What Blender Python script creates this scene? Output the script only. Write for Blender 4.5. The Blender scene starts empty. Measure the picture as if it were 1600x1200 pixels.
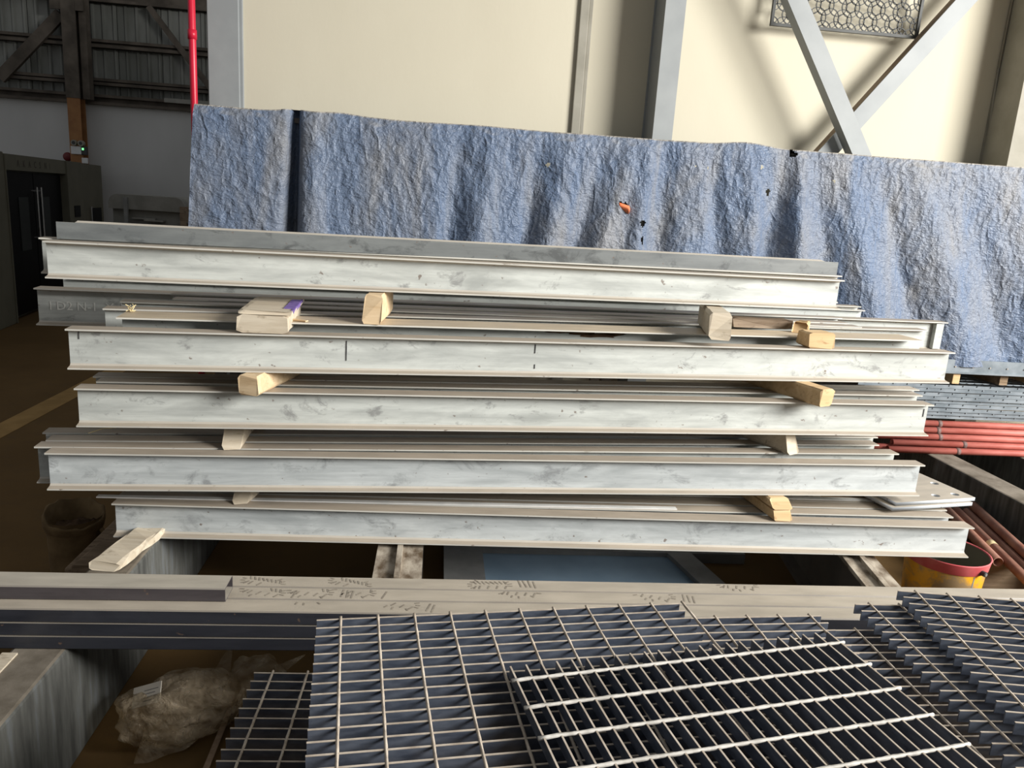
import bpy, bmesh, math, random
from mathutils import Vector, Matrix, noise
random.seed(7)
S = bpy.context.scene
COL = S.collection
PI = math.pi
R_ = math.radians

# ------------------------------------------------------------------ camera
FPX = 1200.0
CAM = Vector((0, 0, 1.95))
def cam_axes(yaw=5.9, pitch=13.1, roll=3.8):
    y, p, r = R_(yaw), R_(pitch), R_(roll)
    fwd = Vector((math.sin(y)*math.cos(p), math.cos(y)*math.cos(p), -math.sin(p)))
    right = Vector((math.cos(y), -math.sin(y), 0)); up = right.cross(fwd)
    return math.cos(r)*right + math.sin(r)*up, -math.sin(r)*right + math.cos(r)*up, fwd
CR, CU, CW = cam_axes()
cd = bpy.data.cameras.new('camera'); cam = bpy.data.objects.new('camera', cd); COL.objects.link(cam)
m = Matrix.Identity(4)
for i in range(3):
    m[i][0], m[i][1], m[i][2], m[i][3] = CR[i], CU[i], -CW[i], CAM[i]
cam.matrix_world = m
cd.sensor_width = 36; cd.lens = 36*FPX/1600; cd.clip_start = .05; cd.clip_end = 200
S.camera = cam
# measured points of the place: survey the photograph once onto a known level or depth
def ray(x, y): return CR*((x-800)/FPX) - CU*((y-600)/FPX) + CW
def onZ(x, y, Z):
    d = ray(x, y); return CAM + d*((Z-CAM.z)/d.z)
def onY(x, y, Y):
    d = ray(x, y); return CAM + d*((Y-CAM.y)/d.y)

# ------------------------------------------------------------------ light
S.view_settings.view_transform = 'Standard'; S.view_settings.look = 'None'
S.view_settings.gamma = 1; S.view_settings.use_curve_mapping = False
S.view_settings.exposure = 0.32
w = bpy.data.worlds.new('hall_air'); S.world = w; w.use_nodes = True
bg = w.node_tree.nodes['Background']; bg.inputs[0].default_value = (.94, .97, 1, 1); bg.inputs[1].default_value = .20
def area(name, loc, target, sx, sy, power, col):
    l = bpy.data.lights.new(name, 'AREA'); l.shape = 'RECTANGLE'; l.size = sx; l.size_y = sy; l.energy = power; l.color = col
    o = bpy.data.objects.new(name, l); COL.objects.link(o); o.location = loc
    o.rotation_euler = (Vector(target)-Vector(loc)).to_track_quat('-Z', 'Y').to_euler()
    return o
area('daylight_gate_right_offscreen', (9.0, -1.4, 4.9), (1.0, 4.2, 1.2), 4.6, 3.6, 2020, (1, .985, .95))

# ------------------------------------------------------------------ materials
MATS = {}
class NT:
    def __init__(s, name):
        s.m = bpy.data.materials.new(name); s.m.use_nodes = True; s.t = s.m.node_tree; s.b = s.t.nodes['Principled BSDF']
        s.out = s.t.nodes['Material Output']
    def n(s, typ, **kw):
        o = s.t.nodes.new(typ)
        for k, v in kw.items():
            if k.startswith('i_'): o.inputs[int(k[2:])].default_value = v
            else: setattr(o, k, v)
        return o
    def l(s, a, b): s.t.links.new(a, b)
    def coords(s, scale=(1, 1, 1), rnd=True, kind='Object'):
        tc = s.n('ShaderNodeTexCoord'); mp = s.n('ShaderNodeMapping'); mp.inputs['Scale'].default_value = scale
        s.l(tc.outputs[kind], mp.inputs['Vector'])
        if rnd:
            oi = s.n('ShaderNodeObjectInfo'); mu = s.n('ShaderNodeMath', operation='MULTIPLY'); mu.inputs[1].default_value = 37.0
            s.l(oi.outputs['Random'], mu.inputs[0]); s.l(mu.outputs[0], mp.inputs['Location'])
        return mp.outputs[0]
    def noise(s, vec, scale, detail=4, rough=.55, dist=0):
        o = s.n('ShaderNodeTexNoise'); o.inputs['Scale'].default_value = scale; o.inputs['Detail'].default_value = detail
        o.inputs['Roughness'].default_value = rough; o.inputs['Distortion'].default_value = dist
        if vec: s.l(vec, o.inputs['Vector'])
        return o.outputs['Fac']
    def ramp(s, fac, stops):
        o = s.n('ShaderNodeValToRGB'); e = o.color_ramp.elements
        while len(e) < len(stops): e.new(.5)
        for k, (p, c) in enumerate(stops):
            e[k].position = p; e[k].color = (c if len(c) == 4 else (*c, 1)) if hasattr(c, '__len__') else (c, c, c, 1)
        s.l(fac, o.inputs[0]); return o.outputs[0]
    def mix(s, fac, a, b):
        o = s.n('ShaderNodeMix', data_type='RGBA')
        if hasattr(fac, 'links') or hasattr(fac, 'is_linked'): s.l(fac, o.inputs[0])
        else: o.inputs[0].default_value = fac
        for v, k in ((a, 6), (b, 7)):
            if isinstance(v, tuple): o.inputs[k].default_value = (*v, 1)
            else: s.l(v, o.inputs[k])
        return o.outputs[2]
    def math(s, op, a, b=None):
        o = s.n('ShaderNodeMath', operation=op)
        for v, k in ((a, 0), (b, 1)):
            if v is None: continue
            if isinstance(v, (int, float)): o.inputs[k].default_value = v
            else: s.l(v, o.inputs[k])
        return o.outputs[0]
    def upness(s, lo=.55, hi=.9):
        g = s.n('ShaderNodeNewGeometry'); sx = s.n('ShaderNodeSeparateXYZ'); s.l(g.outputs['Normal'], sx.inputs[0])
        mr = s.n('ShaderNodeMapRange'); mr.inputs[1].default_value = lo; mr.inputs[2].default_value = hi
        s.l(sx.outputs[2], mr.inputs[0]); return mr.outputs[0]
    def bump(s, h, strength=.2, dist=.01):
        o = s.n('ShaderNodeBump'); o.inputs['Strength'].default_value = strength; o.inputs['Distance'].default_value = dist
        s.l(h, o.inputs['Height']); s.l(o.outputs[0], s.b.inputs['Normal'])
    def done(s, col, rough=.6, metal=0., spec=.5):
        if isinstance(col, tuple): s.b.inputs['Base Color'].default_value = (*col, 1)
        else: s.l(col, s.b.inputs['Base Color'])
        if isinstance(rough, (int, float)): s.b.inputs['Roughness'].default_value = rough
        else: s.l(rough, s.b.inputs['Roughness'])
        s.b.inputs['Metallic'].default_value = metal
        s.b.inputs['Specular IOR Level'].default_value = spec
        return s.m

def mat_simple(name, c1, c2, scale=6, rough=.6, metal=0., spec=.4, stretch=(1, 1, 1), bump=0., lo=.35, hi=.65, detail=5):
    t = NT(name); v = t.coords(stretch); f = t.noise(v, scale, detail)
    c = t.ramp(f, [(lo, c1), (hi, c2)])
    if bump: t.bump(f, bump)
    MATS[name] = t.done(c, rough, metal, spec); return MATS[name]

DUST = (.40, .335, .262)
def mat_steel(name, base, light, dirt, dust=DUST, dust_amt=.95, rough=.5, metal=.0, blotch=(.62, .72), streak=1.0):
    t = NT(name)
    v = t.coords((1.2, 4, 5)); f = t.noise(v, 1.7, 6, .6, .4)
    c = t.ramp(f, [(.30, base), (.5, light), (.72, base)])
    v2 = t.coords((.35, 3, 9)); f2 = t.noise(v2, 2.2, 7, .65)
    c = t.mix(t.ramp(f2, [(.42, 0.), (.75, .55*streak)]), c, tuple(x*.72 for x in base))
    v3 = t.coords((3, 6, 5)); f3 = t.noise(v3, 2.1, 8, .72, .5)
    c = t.mix(t.ramp(f3, [(blotch[0], 0.), (blotch[1], .8)]), c, dirt)
    v4 = t.coords((11, 25, 14)); f4 = t.noise(v4, 2.6, 3, .5)
    c = t.mix(t.ramp(f4, [(.69, 0.), (.74, .75)]), c, (.13, .085, .06))
    up = t.upness(.45, .92)
    v5 = t.coords((2, 8, 8)); f5 = t.noise(v5, 2.5, 5)
    du = t.mix(t.ramp(f5, [(.35, 0.), (.7, 1.)]), tuple(x*.86 for x in dust), tuple(x*1.08 for x in dust))
    c = t.mix(t.math('MULTIPLY', up, dust_amt), c, du)
    r = t.ramp(f, [(.3, rough*.8), (.7, rough*1.15)])
    t.bump(f3, .06)
    MATS[name] = t.done(c, r, metal, .45); return MATS[name]

mat_steel('beam_web', (.37, .385, .365), (.57, .59, .555), (.22, .222, .215), blotch=(.58, .67), streak=1.3)
mat_steel('beam_web_cool', (.355, .378, .38), (.55, .578, .575), (.215, .225, .228), blotch=(.55, .67), streak=1.3)
mat_steel('beam_flange', (.50, .485, .44), (.58, .56, .50), (.33, .30, .25))
mat_steel('flange_cream', (.50, .485, .44), (.58, .56, .50), (.33, .30, .25), dust=(.54, .44, .31))
mat_steel('channel_grey', (.12, .128, .128), (.185, .195, .19), (.055, .058, .058), blotch=(.54, .66), dust=(.62, .56, .47))
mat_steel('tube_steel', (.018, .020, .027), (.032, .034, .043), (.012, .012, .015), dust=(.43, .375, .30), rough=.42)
mat_steel('short_tube_steel', (.045, .038, .042), (.075, .065, .068), (.025, .022, .024), dust=(.41, .37, .305), rough=.5)
mat_steel('plate_steel', (.42, .46, .50), (.52, .55, .58), (.30, .33, .36), dust=(.42, .36, .28), dust_amt=.9)
mat_simple('edge_bright', (.62, .62, .60), (.78, .77, .74), 9, .4)
mat_simple('grating_steel', (.055, .066, .092), (.11, .126, .16), 5, .42, .25, .5, (3, 3, 9))
mat_simple('rod_dusty', (.34, .28, .22), (.52, .45, .37), 25, .7)
mat_simple('rod_brown', (.22, .145, .09), (.35, .25, .17), 25, .7)
mat_simple('rod_white', (.40, .375, .335), (.58, .55, .50), 40, .6)
mat_simple('band_galv', (.13, .155, .175), (.24, .27, .295), 7, .5, .2)
mat_simple('rail_crust', (.11, .075, .045), (.46, .40, .32), 16, .9, 0, .2, (1, .5, 1), .5, .36, .62, 8)
mat_simple('girder_dark', (.10, .085, .07), (.16, .135, .11), 3, .75)
mat_simple('frame_grey', (.20, .20, .195), (.27, .27, .26), 5, .7)
mat_simple('panel_blue', (.20, .29, .38), (.26, .36, .46), 3, .6)
mat_simple('tube_red', (.42, .10, .075), (.56, .17, .135), 6, .55, 0, .4, (1, 3, 3))
mat_simple('pipe_rust', (.22, .085, .055), (.34, .18, .125), 7, .65)
mat_simple('bright_red', (.50, .008, .03), (.58, .015, .045), 3, .35)
mat_simple('rim_pink', (.55, .09, .10), (.66, .17, .17), 8, .5)
mat_simple('band_bare', (.10, .06, .055), (.19, .12, .105), 20, .6)
mat_simple('dull_red', (.12, .012, .012), (.17, .02, .02), 5, .5)
mat_simple('orange_cloth', (.75, .17, .06), (.85, .3, .15), 9, .8)
mat_simple('column_grey', (.25, .265, .268), (.30, .315, .315), 3, .55)
mat_simple('pillar_orange', (.26, .12, .045), (.33, .16, .06), 6, .7)
mat_simple('girt_brown', (.055, .045, .035), (.12, .10, .08), 3, .8)
mat_simple('sheet_metal', (.13, .135, .12), (.27, .275, .255), 1.3, .55, 0, .4, (1, 1, .4))
mat_simple('machine_olive', (.12, .112, .08), (.155, .145, .105), 2, .6)
mat_simple('machine_black', (.004, .004, .005), (.008, .008, .009), 2, .5, 0, .1)
mat_simple('machine_glass', (.02, .024, .023), (.03, .034, .033), 2, .4, 0, .15)
mat_simple('machine_cream', (.22, .215, .19), (.30, .29, .26), 4, .6)
mat_simple('chrome', (.6, .6, .6), (.75, .75, .75), 9, .25, .8)
mat_simple('plastic_white', (.6, .6, .6), (.7, .7, .7), 4, .5)
mat_simple('plastic_dark', (.03, .03, .03), (.05, .05, .05), 4, .5)
mat_simple('chalk', (.62, .62, .58), (.75, .75, .7), 60, .9)
mat_simple('ink', (.03, .03, .035), (.09, .09, .09), 60, .8)
mat_simple('print_mark', (.20, .17, .135), (.30, .26, .205), 40, .9)
mat_simple('paper', (.50, .45, .38), (.58, .53, .46), 9, .8)
mat_simple('bin_cloth', (.13, .085, .04), (.22, .15, .075), 9, .9, 0, .2, (1, 1, 1), .3)
mat_simple('rubbish', (.05, .03, .018), (.13, .08, .045), 14, .95, 0, .2, (1, 1, 1), .5)
mat_simple('screen_iron', (.035, .036, .034), (.075, .077, .072), 6, .6)
mat_simple('cable', (.25, .235, .19), (.32, .30, .25), 4, .7)
mat_simple('bright_yellow', (.70, .33, .02), (.76, .37, .03), 5, .45)
mat_simple('shaving', (.72, .58, .30), (.82, .68, .40), 30, .8)

def mat_led():
    t = NT('led_green'); t.b.inputs['Emission Color'].default_value = (.2, 1, .3, 1); t.b.inputs['Emission Strength'].default_value = 1.5
    MATS['led_green'] = t.done((.1, .6, .2), .4)
mat_led()

def mat_wood(name, a, b, dark, stretch=(1, 9, 9), scale=3.0):
    t = NT(name); v = t.coords(stretch); f = t.noise(v, scale, 7, .6, .6)
    c = t.ramp(f, [(.33, a), (.62, b)])
    v2 = t.coords((6, 14, 14)); f2 = t.noise(v2, 2.2, 5, .6)
    c = t.mix(t.ramp(f2, [(.60, 0.), (.70, .75)]), c, dark)
    t.bump(f, .25); MATS[name] = t.done(c, .8, 0, .25)
mat_wood('wood_fresh', (.60, .43, .25), (.72, .55, .35), (.33, .2, .1))
mat_wood('wood_old', (.50, .42, .31), (.62, .54, .42), (.28, .22, .15))
mat_wood('wood_tan', (.52, .35, .18), (.64, .46, .26), (.32, .19, .09))
mat_wood('wood_brown', (.16, .11, .07), (.30, .23, .165), (.07, .045, .03))
mat_wood('wood_dark', (.16, .11, .065), (.28, .20, .13), (.08, .05, .03))
mat_simple('purple_paint', (.14, .085, .30), (.25, .17, .45), 30, .6)

def mat_concrete():
    t = NT('kerb_concrete'); v = t.coords((1, 1, 1)); f = t.noise(v, 5, 8, .65)
    v2 = t.coords((6, 6, .8)); f2 = t.noise(v2, 3.5, 6, .6)
    c = t.ramp(f2, [(.35, (.06, .06, .055)), (.55, (.11, .11, .10)), (.72, (.15, .16, .165))])
    up = t.upness(.5, .9)
    top = t.ramp(f, [(.35, (.12, .10, .075)), (.65, (.26, .225, .18))])
    c = t.mix(up, c, top); t.bump(f, .4); MATS['kerb_concrete'] = t.done(c, .85, 0, .25)
mat_concrete()

def mat_floor():
    t = NT('floor_dust'); v = t.coords((1, 1, 1), False); f = t.noise(v, .7, 7, .6); g = t.noise(v, 9, 6, .65)
    c = t.ramp(f, [(.3, (.095, .054, .018)), (.7, (.15, .088, .032))])
    c = t.mix(t.ramp(g, [(.5, 0.), (.8, .5)]), c, (.09, .058, .03)); t.bump(g, .25)
    MATS['floor_dust'] = t.done(c, .9, 0, .2)
    mat_simple('floor_line', (.27, .16, .05), (.35, .21, .07), 6, .9)
mat_floor()
def mat_wall(name, a, b):
    t = NT(name); v = t.coords((1, 1, .5), False); f = t.noise(v, 1.1, 6, .55)
    t.bump(t.noise(v, 40, 4), .05)
    MATS[name] = t.done(t.ramp(f, [(.3, a), (.7, b)]), .85, 0, .2)
mat_wall('wall_cream', (.545, .503, .395), (.59, .548, .435))
mat_wall('wall_white', (.52, .52, .51), (.60, .60, .59))

def mat_tarp():
    t = NT('tarp_blue'); v = t.coords((1, 1, 1), False)
    f = t.noise(v, 1.1, 6, .6, .5)
    g = t.noise(t.coords((1.6, 1.6, .5), False), 2.2, 6, .6, .6)
    c = t.ramp(f, [(.3, (.09, .132, .215)), (.7, (.125, .168, .25))])
    c = t.mix(t.ramp(g, [(.41, .05), (.66, .78)]), c, (.215, .21, .207))
    up = t.upness(.35, .85); c = t.mix(up, c, (.40, .355, .285))
    fn = t.noise(t.coords((1, 1, 1), False), 55, 4, .6)
    c = t.mix(t.ramp(fn, [(.55, 0.), (.78, .45)]), c, (.34, .375, .45))
    def crease(st, sc, det, di):
        n_ = t.noise(t.coords(st, False), sc, det, .5, di)
        return t.math('SUBTRACT', 1.0, t.math('MULTIPLY', t.math('ABSOLUTE', t.math('SUBTRACT', n_, .5)), 7.0))
    h = t.math('ADD', t.math('MAXIMUM', crease((1.6, 1.6, .9), 8, 1.5, .3), 0.), t.math('MULTIPLY', t.math('MAXIMUM', crease((1.0, 1.0, 1.7), 22, 2, .3), 0.), .55))
    h = t.math('ADD', h, t.math('MULTIPLY', t.noise(t.coords((1.4, 1.4, 1), False), 45, 4, .6, .4), 1.0))
    t.bump(h, .50, .012)
    MATS['tarp_blue'] = t.done(c, .5, 0, .4)
mat_tarp()

def mat_plastic():
    t = NT('clear_plastic'); v = t.coords((1, 1, 1), False); f = t.noise(v, 9, 6, .6, 1.0)
    tr = t.n('ShaderNodeBsdfTransparent'); tr.inputs[0].default_value = (.92, .88, .80, 1)
    mx = t.n('ShaderNodeMixShader'); t.l(t.ramp(f, [(.38, .12), (.66, .55)]), mx.inputs[0])
    t.done((.56, .45, .31), .13, 0, .9); t.bump(t.noise(v, 15, 5, .6, 2.2), 1.0, .03)
    t.l(tr.outputs[0], mx.inputs[1]); t.l(t.b.outputs[0], mx.inputs[2]); t.l(mx.outputs[0], t.out.inputs[0])
    MATS['clear_plastic'] = t.m
mat_plastic()

def mat_bucket():
    t = NT('bucket_paint'); v = t.coords((1, 1, 1), False)
    f = t.noise(v, 7, 7, .65, .5)
    c = t.mix(t.ramp(f, [(.47, 0.), (.60, .9)]), (.78, .39, .02), (.27, .20, .125))
    MATS['bucket_paint'] = t.done(c, .4, 0, .5)
mat_bucket()

# ------------------------------------------------------------------ mesh helpers
class MB:
    def __init__(s): s.v = []; s.f = []
    def add(s, vs, fs):
        o = len(s.v); s.v += [tuple(v) for v in vs]; s.f += [tuple(i+o for i in f) for f in fs]; return s
    def box(s, a, b):
        x0, y0, z0 = a; x1, y1, z1 = b
        return s.add([(x0,y0,z0),(x1,y0,z0),(x1,y1,z0),(x0,y1,z0),(x0,y0,z1),(x1,y0,z1),(x1,y1,z1),(x0,y1,z1)],
                     [(0,3,2,1),(4,5,6,7),(0,1,5,4),(1,2,6,5),(2,3,7,6),(3,0,4,7)])
    def hexa(s, p):   # 8 corners: bottom ring then top ring
        return s.add(p, [(0,3,2,1),(4,5,6,7),(0,1,5,4),(1,2,6,5),(2,3,7,6),(3,0,4,7)])
    def prism_x(s, prof, x0, x1, cap=True):   # profile in (y,z), counter-clockwise seen from +x
        n = len(prof); vs = [(x0, y, z) for y, z in prof] + [(x1, y, z) for y, z in prof]
        fs = [(i, (i+1) % n, n+(i+1) % n, n+i) for i in range(n)]
        if cap: fs += [tuple(range(n-1, -1, -1)), tuple(range(n, 2*n))]
        return s.add(vs, fs)
    def prism_z(s, prof, z0, z1):
        n = len(prof); vs = [(x, y, z0) for x, y in prof] + [(x, y, z1) for x, y in prof]
        fs = [(i, (i+1) % n, n+(i+1) % n, n+i) for i in range(n)] + [tuple(range(n-1, -1, -1)), tuple(range(n, 2*n))]
        return s.add(vs, fs)
    def tube(s, a, b, r, n=10, r2=None, cap=True, wall=0):
        a, b = Vector(a), Vector(b); d = (b-a).normalized(); r2 = r if r2 is None else r2
        u = d.cross(Vector((0, 0, 1)) if abs(d.z) < .9 else Vector((1, 0, 0))).normalized(); q = d.cross(u)
        def ring(c, rr): return [c + u*(rr*math.cos(2*PI*i/n)) + q*(rr*math.sin(2*PI*i/n)) for i in range(n)]
        if wall:
            vs = ring(a, r)+ring(b, r2)+ring(a, r-wall)+ring(b, r2-wall); fs = []
            for i in range(n):
                j = (i+1) % n
                fs += [(i, j, n+j, n+i), (2*n+j, 2*n+i, 3*n+i, 3*n+j), (j, i, 2*n+i, 2*n+j), (n+i, n+j, 3*n+j, 3*n+i)]
            return s.add(vs, fs)
        vs = ring(a, r)+ring(b, r2); fs = [(i, (i+1) % n, n+(i+1) % n, n+i) for i in range(n)]
        if cap: fs += [tuple(range(n-1, -1, -1)), tuple(range(n, 2*n))]
        return s.add(vs, fs)
    def path(s, pts, r, n=6):
        for a, b in zip(pts[:-1], pts[1:]): s.tube(a, b, r, n)
        return s
    def lathe(s, prof, n=32, c=(0, 0, 0)):
        vs = []; fs = []; k = len(prof)
        for i in range(n):
            a = 2*PI*i/n
            vs += [(c[0]+r*math.cos(a), c[1]+r*math.sin(a), c[2]+z) for r, z in prof]
        for i in range(n):
            j = (i+1) % n
            for q in range(k-1): fs.append((i*k+q, j*k+q, j*k+q+1, i*k+q+1))
        return s.add(vs, fs)
    def mesh(s, name, mat):
        me = bpy.data.meshes.new(name); me.from_pydata(s.v, [], s.f)
        bm = bmesh.new(); bm.from_mesh(me); bmesh.ops.recalc_face_normals(bm, faces=bm.faces); bm.to_mesh(me); bm.free()
        if mat: me.materials.append(MATS[mat])
        return me
    def build(s, name, mat, parent=None, smooth=False, bevel=0, loc=None):
        return link(name, s.mesh(name, mat), parent, smooth, bevel, loc)
def link(name, me, parent=None, smooth=False, bevel=0, loc=None):
    o = bpy.data.objects.new(name, me); COL.objects.link(o)
    if parent: o.parent = parent
    if loc is not None: o.location = loc
    if smooth:
        for p in me.polygons: p.use_smooth = True
    if bevel:
        b = o.modifiers.new('bevel', 'BEVEL'); b.width = bevel; b.segments = 2; b.limit_method = 'ANGLE'
    return o
def tag(o, label, cat, group=None, kind=None):
    o['label'] = label; o['category'] = cat
    if group: o['group'] = group
    if kind: o['kind'] = kind
    return o
def thing(name, label, cat, loc=(0, 0, 0), rz=0, group=None, rot=None):
    o = bpy.data.objects.new(name, None); COL.objects.link(o); o.location = loc
    o.rotation_euler = rot if rot else (0, 0, rz); o.empty_display_size = .1
    return tag(o, label, cat, group)
def struct(o): o['kind'] = 'structure'; return o
def label_part(o, l): o['label'] = l; return o
def text_mesh(name, body, size, mat, parent, loc, rot, depth=.0006):
    c = bpy.data.curves.new(name, 'FONT'); c.body = body; c.size = size; c.extrude = depth; c.resolution_u = 2
    t = bpy.data.objects.new(name+'_tmp', c); COL.objects.link(t)
    me = bpy.data.meshes.new_from_object(t); bpy.data.objects.remove(t); bpy.data.curves.remove(c)
    me.materials.clear(); me.materials.append(MATS[mat])
    o = link(name, me, parent, loc=loc); o.rotation_euler = rot; return o

# ------------------------------------------------------------------ setting
FAR = 15.5
fl = MB().add([(-16, -8, 0), (16, -8, 0), (16, FAR+1, 0), (-16, FAR+1, 0)], [(0, 1, 2, 3)]).build('floor', 'floor_dust'); struct(fl)
ln = MB().box((-3.42, 5.0, -.002), (-3.22, 9.6, .003)).build('trim_1', 'floor_line'); struct(ln)
label_part(ln, 'faded yellow line painted on the dusty floor')
WY = 5.92       # cream wall plane
wb = MB().box((-1.46, WY, 0), (9, WY+.25, 5.2)).build('wall_back', 'wall_cream'); struct(wb)
wl = MB().box((-1.67, WY-.02, 0), (-1.455, WY+.26, 5.2)).box((-1.475, WY-.012, 0), (-1.43, WY+.2, 5.2)).build('trim_2', 'column_grey', bevel=.006); struct(wl)
label_part(wl, 'pale grey corner strip at the end of the cream wall')
WT = 3.26
wf = MB().box((-16, FAR, 0), (2, FAR+.2, WT)).build('wall_far', 'wall_white'); struct(wf)
wu = MB().box((-16, FAR+.16, WT), (2, FAR+.2, 7)).build('wall_far_upper', 'sheet_metal'); struct(wu)
# corrugated cladding sheets above the white wall
def sheet_mesh(wd, ht, nrib):
    b = MB(); pr = []; st = wd/nrib
    for i in range(nrib):
        x = i*st
        pr += [(x, 0), (x+st*.62, 0), (x+st*.72, -.035), (x+st*.90, -.035)]
    pr.append((wd, 0)); n = len(pr)
    b.add([(x, y, 0) for x, y in pr]+[(x, y, ht) for x, y in pr], [(i, i+1, n+i+1, n+i) for i in range(n-1)])
    return b.mesh('cladding_sheet', 'sheet_metal')
sm = sheet_mesh(.76, 3.6, 4)
for i in range(9):
    o = link('cladding_sheet', sm, wu, loc=(-8.3+i*.77, FAR+.12, WT+.02))
# brown sill girder, girts, braces and pillar of the far wall
def girt(z0, z1, name='wall_girt', mat='girt_brown', lab=None):
    o = MB().box((-9, FAR-.10, z0), (-1.5, FAR+.06, z0+.05)).box((-9, FAR-.10, z1-.05), (-1.5, FAR+.06, z1)).box((-9, FAR, z0), (-1.5, FAR+.05, z1)).build(name, mat)
    return tag(o, lab, 'girt')
girt(WT-.02, WT+.16, 'sill_girder', 'girt_brown', 'dirty brown sill girder on top of the white wall')
girt(3.58, 3.70, 'wall_girt', 'girt_brown', 'lower dark steel girt crossing the corrugated sheets')
girt(4.22, 4.36, 'wall_girt', 'girt_brown', 'upper dark steel girt crossing the corrugated sheets')
girt(4.98, 5.35, 'eaves_beam', 'girt_brown', 'deep dark eaves beam above the corrugated sheets')
def stick(name, a, b, wd, th, mat, label, cat, parent=None):
    a, b = Vector(a), Vector(b); L = (b-a).length; o = MB().box((0, -th/2, -wd/2), (L, th/2, wd/2)).build(name, mat, parent, bevel=.004)
    d = (b-a).normalized(); o.location = a; o.rotation_euler = d.to_track_quat('X', 'Z').to_euler()
    return tag(o, label, cat) if label else o
stick('diagonal_brace', onY(0, 122, FAR-.12), onY(95, 22, FAR-.12), .20, .08, 'girt_brown', 'thick dark diagonal brace left of the orange pillar', 'brace')
stick('diagonal_brace', onY(232, 10, FAR-.12), onY(332, 142, FAR-.12), .10, .06, 'girt_brown', 'thin dark diagonal brace beside the red pipe', 'brace')
px = onY(122, 200, FAR-.25).x
pl = thing('steel_pillar', 'far steel pillar painted orange brown below and dark above', 'pillar', (px, FAR-.25, 0))
MB().box((-.11, -.12, 0), (.11, -.10, 3.3)).box((-.11, .08, 0), (.11, .10, 3.3)).box((-.01, -.10, 0), (.01, .08, 3.3)).build('lower_shaft', 'pillar_orange', pl)
MB().box((-.12, -.13, 3.3), (.12, -.10, 5.6)).box((-.12, .08, 3.3), (.12, .10, 5.6)).box((-.01, -.10, 3.3), (.01, .08, 5.6)).box((.14, -.05, 3.3), (.26, .12, 5.6)).build('upper_shaft', 'girt_brown', pl)
MB().box((-.30, -.125, 4.75), (.26, -.09, 5.3)).build('gusset', 'girt_brown', pl)
# fittings on the pillar
def fitting(name, pxy, wd, ht, dp, mat, label, cat):
    p = onY(*pxy, FAR-.38); return tag(MB().box((-wd/2, 0, -ht/2), (wd/2, dp, ht/2)).build(name, mat, loc=p, bevel=.008), label, cat)
p = onY(124, 235, FAR-.40)
eb = thing('switch_box', 'white electrical box with a green light on the orange pillar', 'box', p)
MB().box((-.15, 0, -.07), (.06, .04, .07)).build('cover', 'plastic_white', eb, bevel=.008)
MB().box((.03, -.005, -.075), (.13, .05, .075)).build('meter', 'plastic_dark', eb, bevel=.008)
MB().box((.05, -.012, .01), (.08, 0, .045)).build('indicator_light', 'led_green', eb)
for q, lab in (((116, 223), 'round grey lamp at the left of the pair above the switch box'), ((127, 224), 'round grey lamp fixed to the orange pillar above the switch box')):
    p = onY(*q, FAR-.40); t = thing('wall_lamp', lab, 'lamp', p)
    MB().tube((0, .05, 0), (0, -.03, 0), .05, 16, .05, True).build('housing', 'cable', t)
    MB().tube((0, -.03, 0), (0, -.034, 0), .03, 14).build('lens', 'plastic_dark', t)
fitting('socket_box', (132, 251), .10, .10, .05, 'plastic_white', 'small white socket box under the switch box', 'box')
p = onY(106, 245, FAR-.12); t = thing('alarm_bell', 'dark red round alarm bell on the white wall', 'bell', p)
MB().lathe([(.0, .05), (.05, .045), (.075, .03), (.082, 0)], 20).build('gong', 'dull_red', t, True).rotation_euler = (PI/2, 0, 0)
MB().tube((0, 0, 0), (0, .12, 0), .03, 10).build('base', 'dull_red', t)
p0 = onY(259, 157, FAR-.05)
tag(MB().box((0, -.09, -.04), (1.6, .0, .035)).build('cable_tray', 'machine_cream', loc=p0), 'pale cable tray along the top of the white wall', 'tray')

# red riser pipe
p = onY(303, 60, WY-.15)
t = thing('riser_pipe', 'bright red vertical pipe beside the grey corner', 'pipe', (p.x-.01, p.y, 0))
MB().tube((0, 0, 0), (0, 0, 5.2), .024, 16).build('pipe', 'bright_red', t, True)
MB().tube((0, 0, 2.9), (0, 0, 2.96), .03, 16).build('coupling', 'bright_red', t, True)

# steel column, conduit, cable and braces on the cream wall
FY = WY-.32
xa, xb = onY(1041, 0, FY).x, onY(1073, 0, FY).x
t = thing('steel_column', 'grey steel column standing before the cream wall', 'column', ((xa+xb)/2, FY, 0)); hw = (xb-xa)/2
MB().box((-hw, 0, 0), (hw, .015, 5.2)).build('front_flange', 'column_grey', t)
MB().box((-hw+.012, .015, 0), (-hw+.03, .31, 5.2)).build('web', 'column_grey', t)
MB().box((-hw, .305, 0), (hw, .318, 5.2)).build('rear_flange', 'column_grey', t)
x1 = onY(1585, 120, FY).x
t = thing('steel_column', 'dim beige steel column beside the thin wall cables', 'column', (x1+.17, FY, 0))
MB().box((-.09, 0, 0), (.09, .015, 5.2)).build('front_flange', 'cable', t)
MB().box((-.08, .015, 0), (-.06, .31, 5.2)).build('web', 'cable', t)
MB().box((-.09, .305, 0), (.09, .318, 5.2)).build('rear_flange', 'cable', t)
xc = onY(918, 0, WY-.03).x
tag(MB().box((xc-.045, WY-.03, 0), (xc+.02, WY, 5.2)).box((xc+.02, WY-.012, 0), (xc+.05, WY, 5.2)).build('wall_conduit', 'cable', bevel=.008), 'flat beige conduit strip running up the cream wall', 'conduit')
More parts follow.
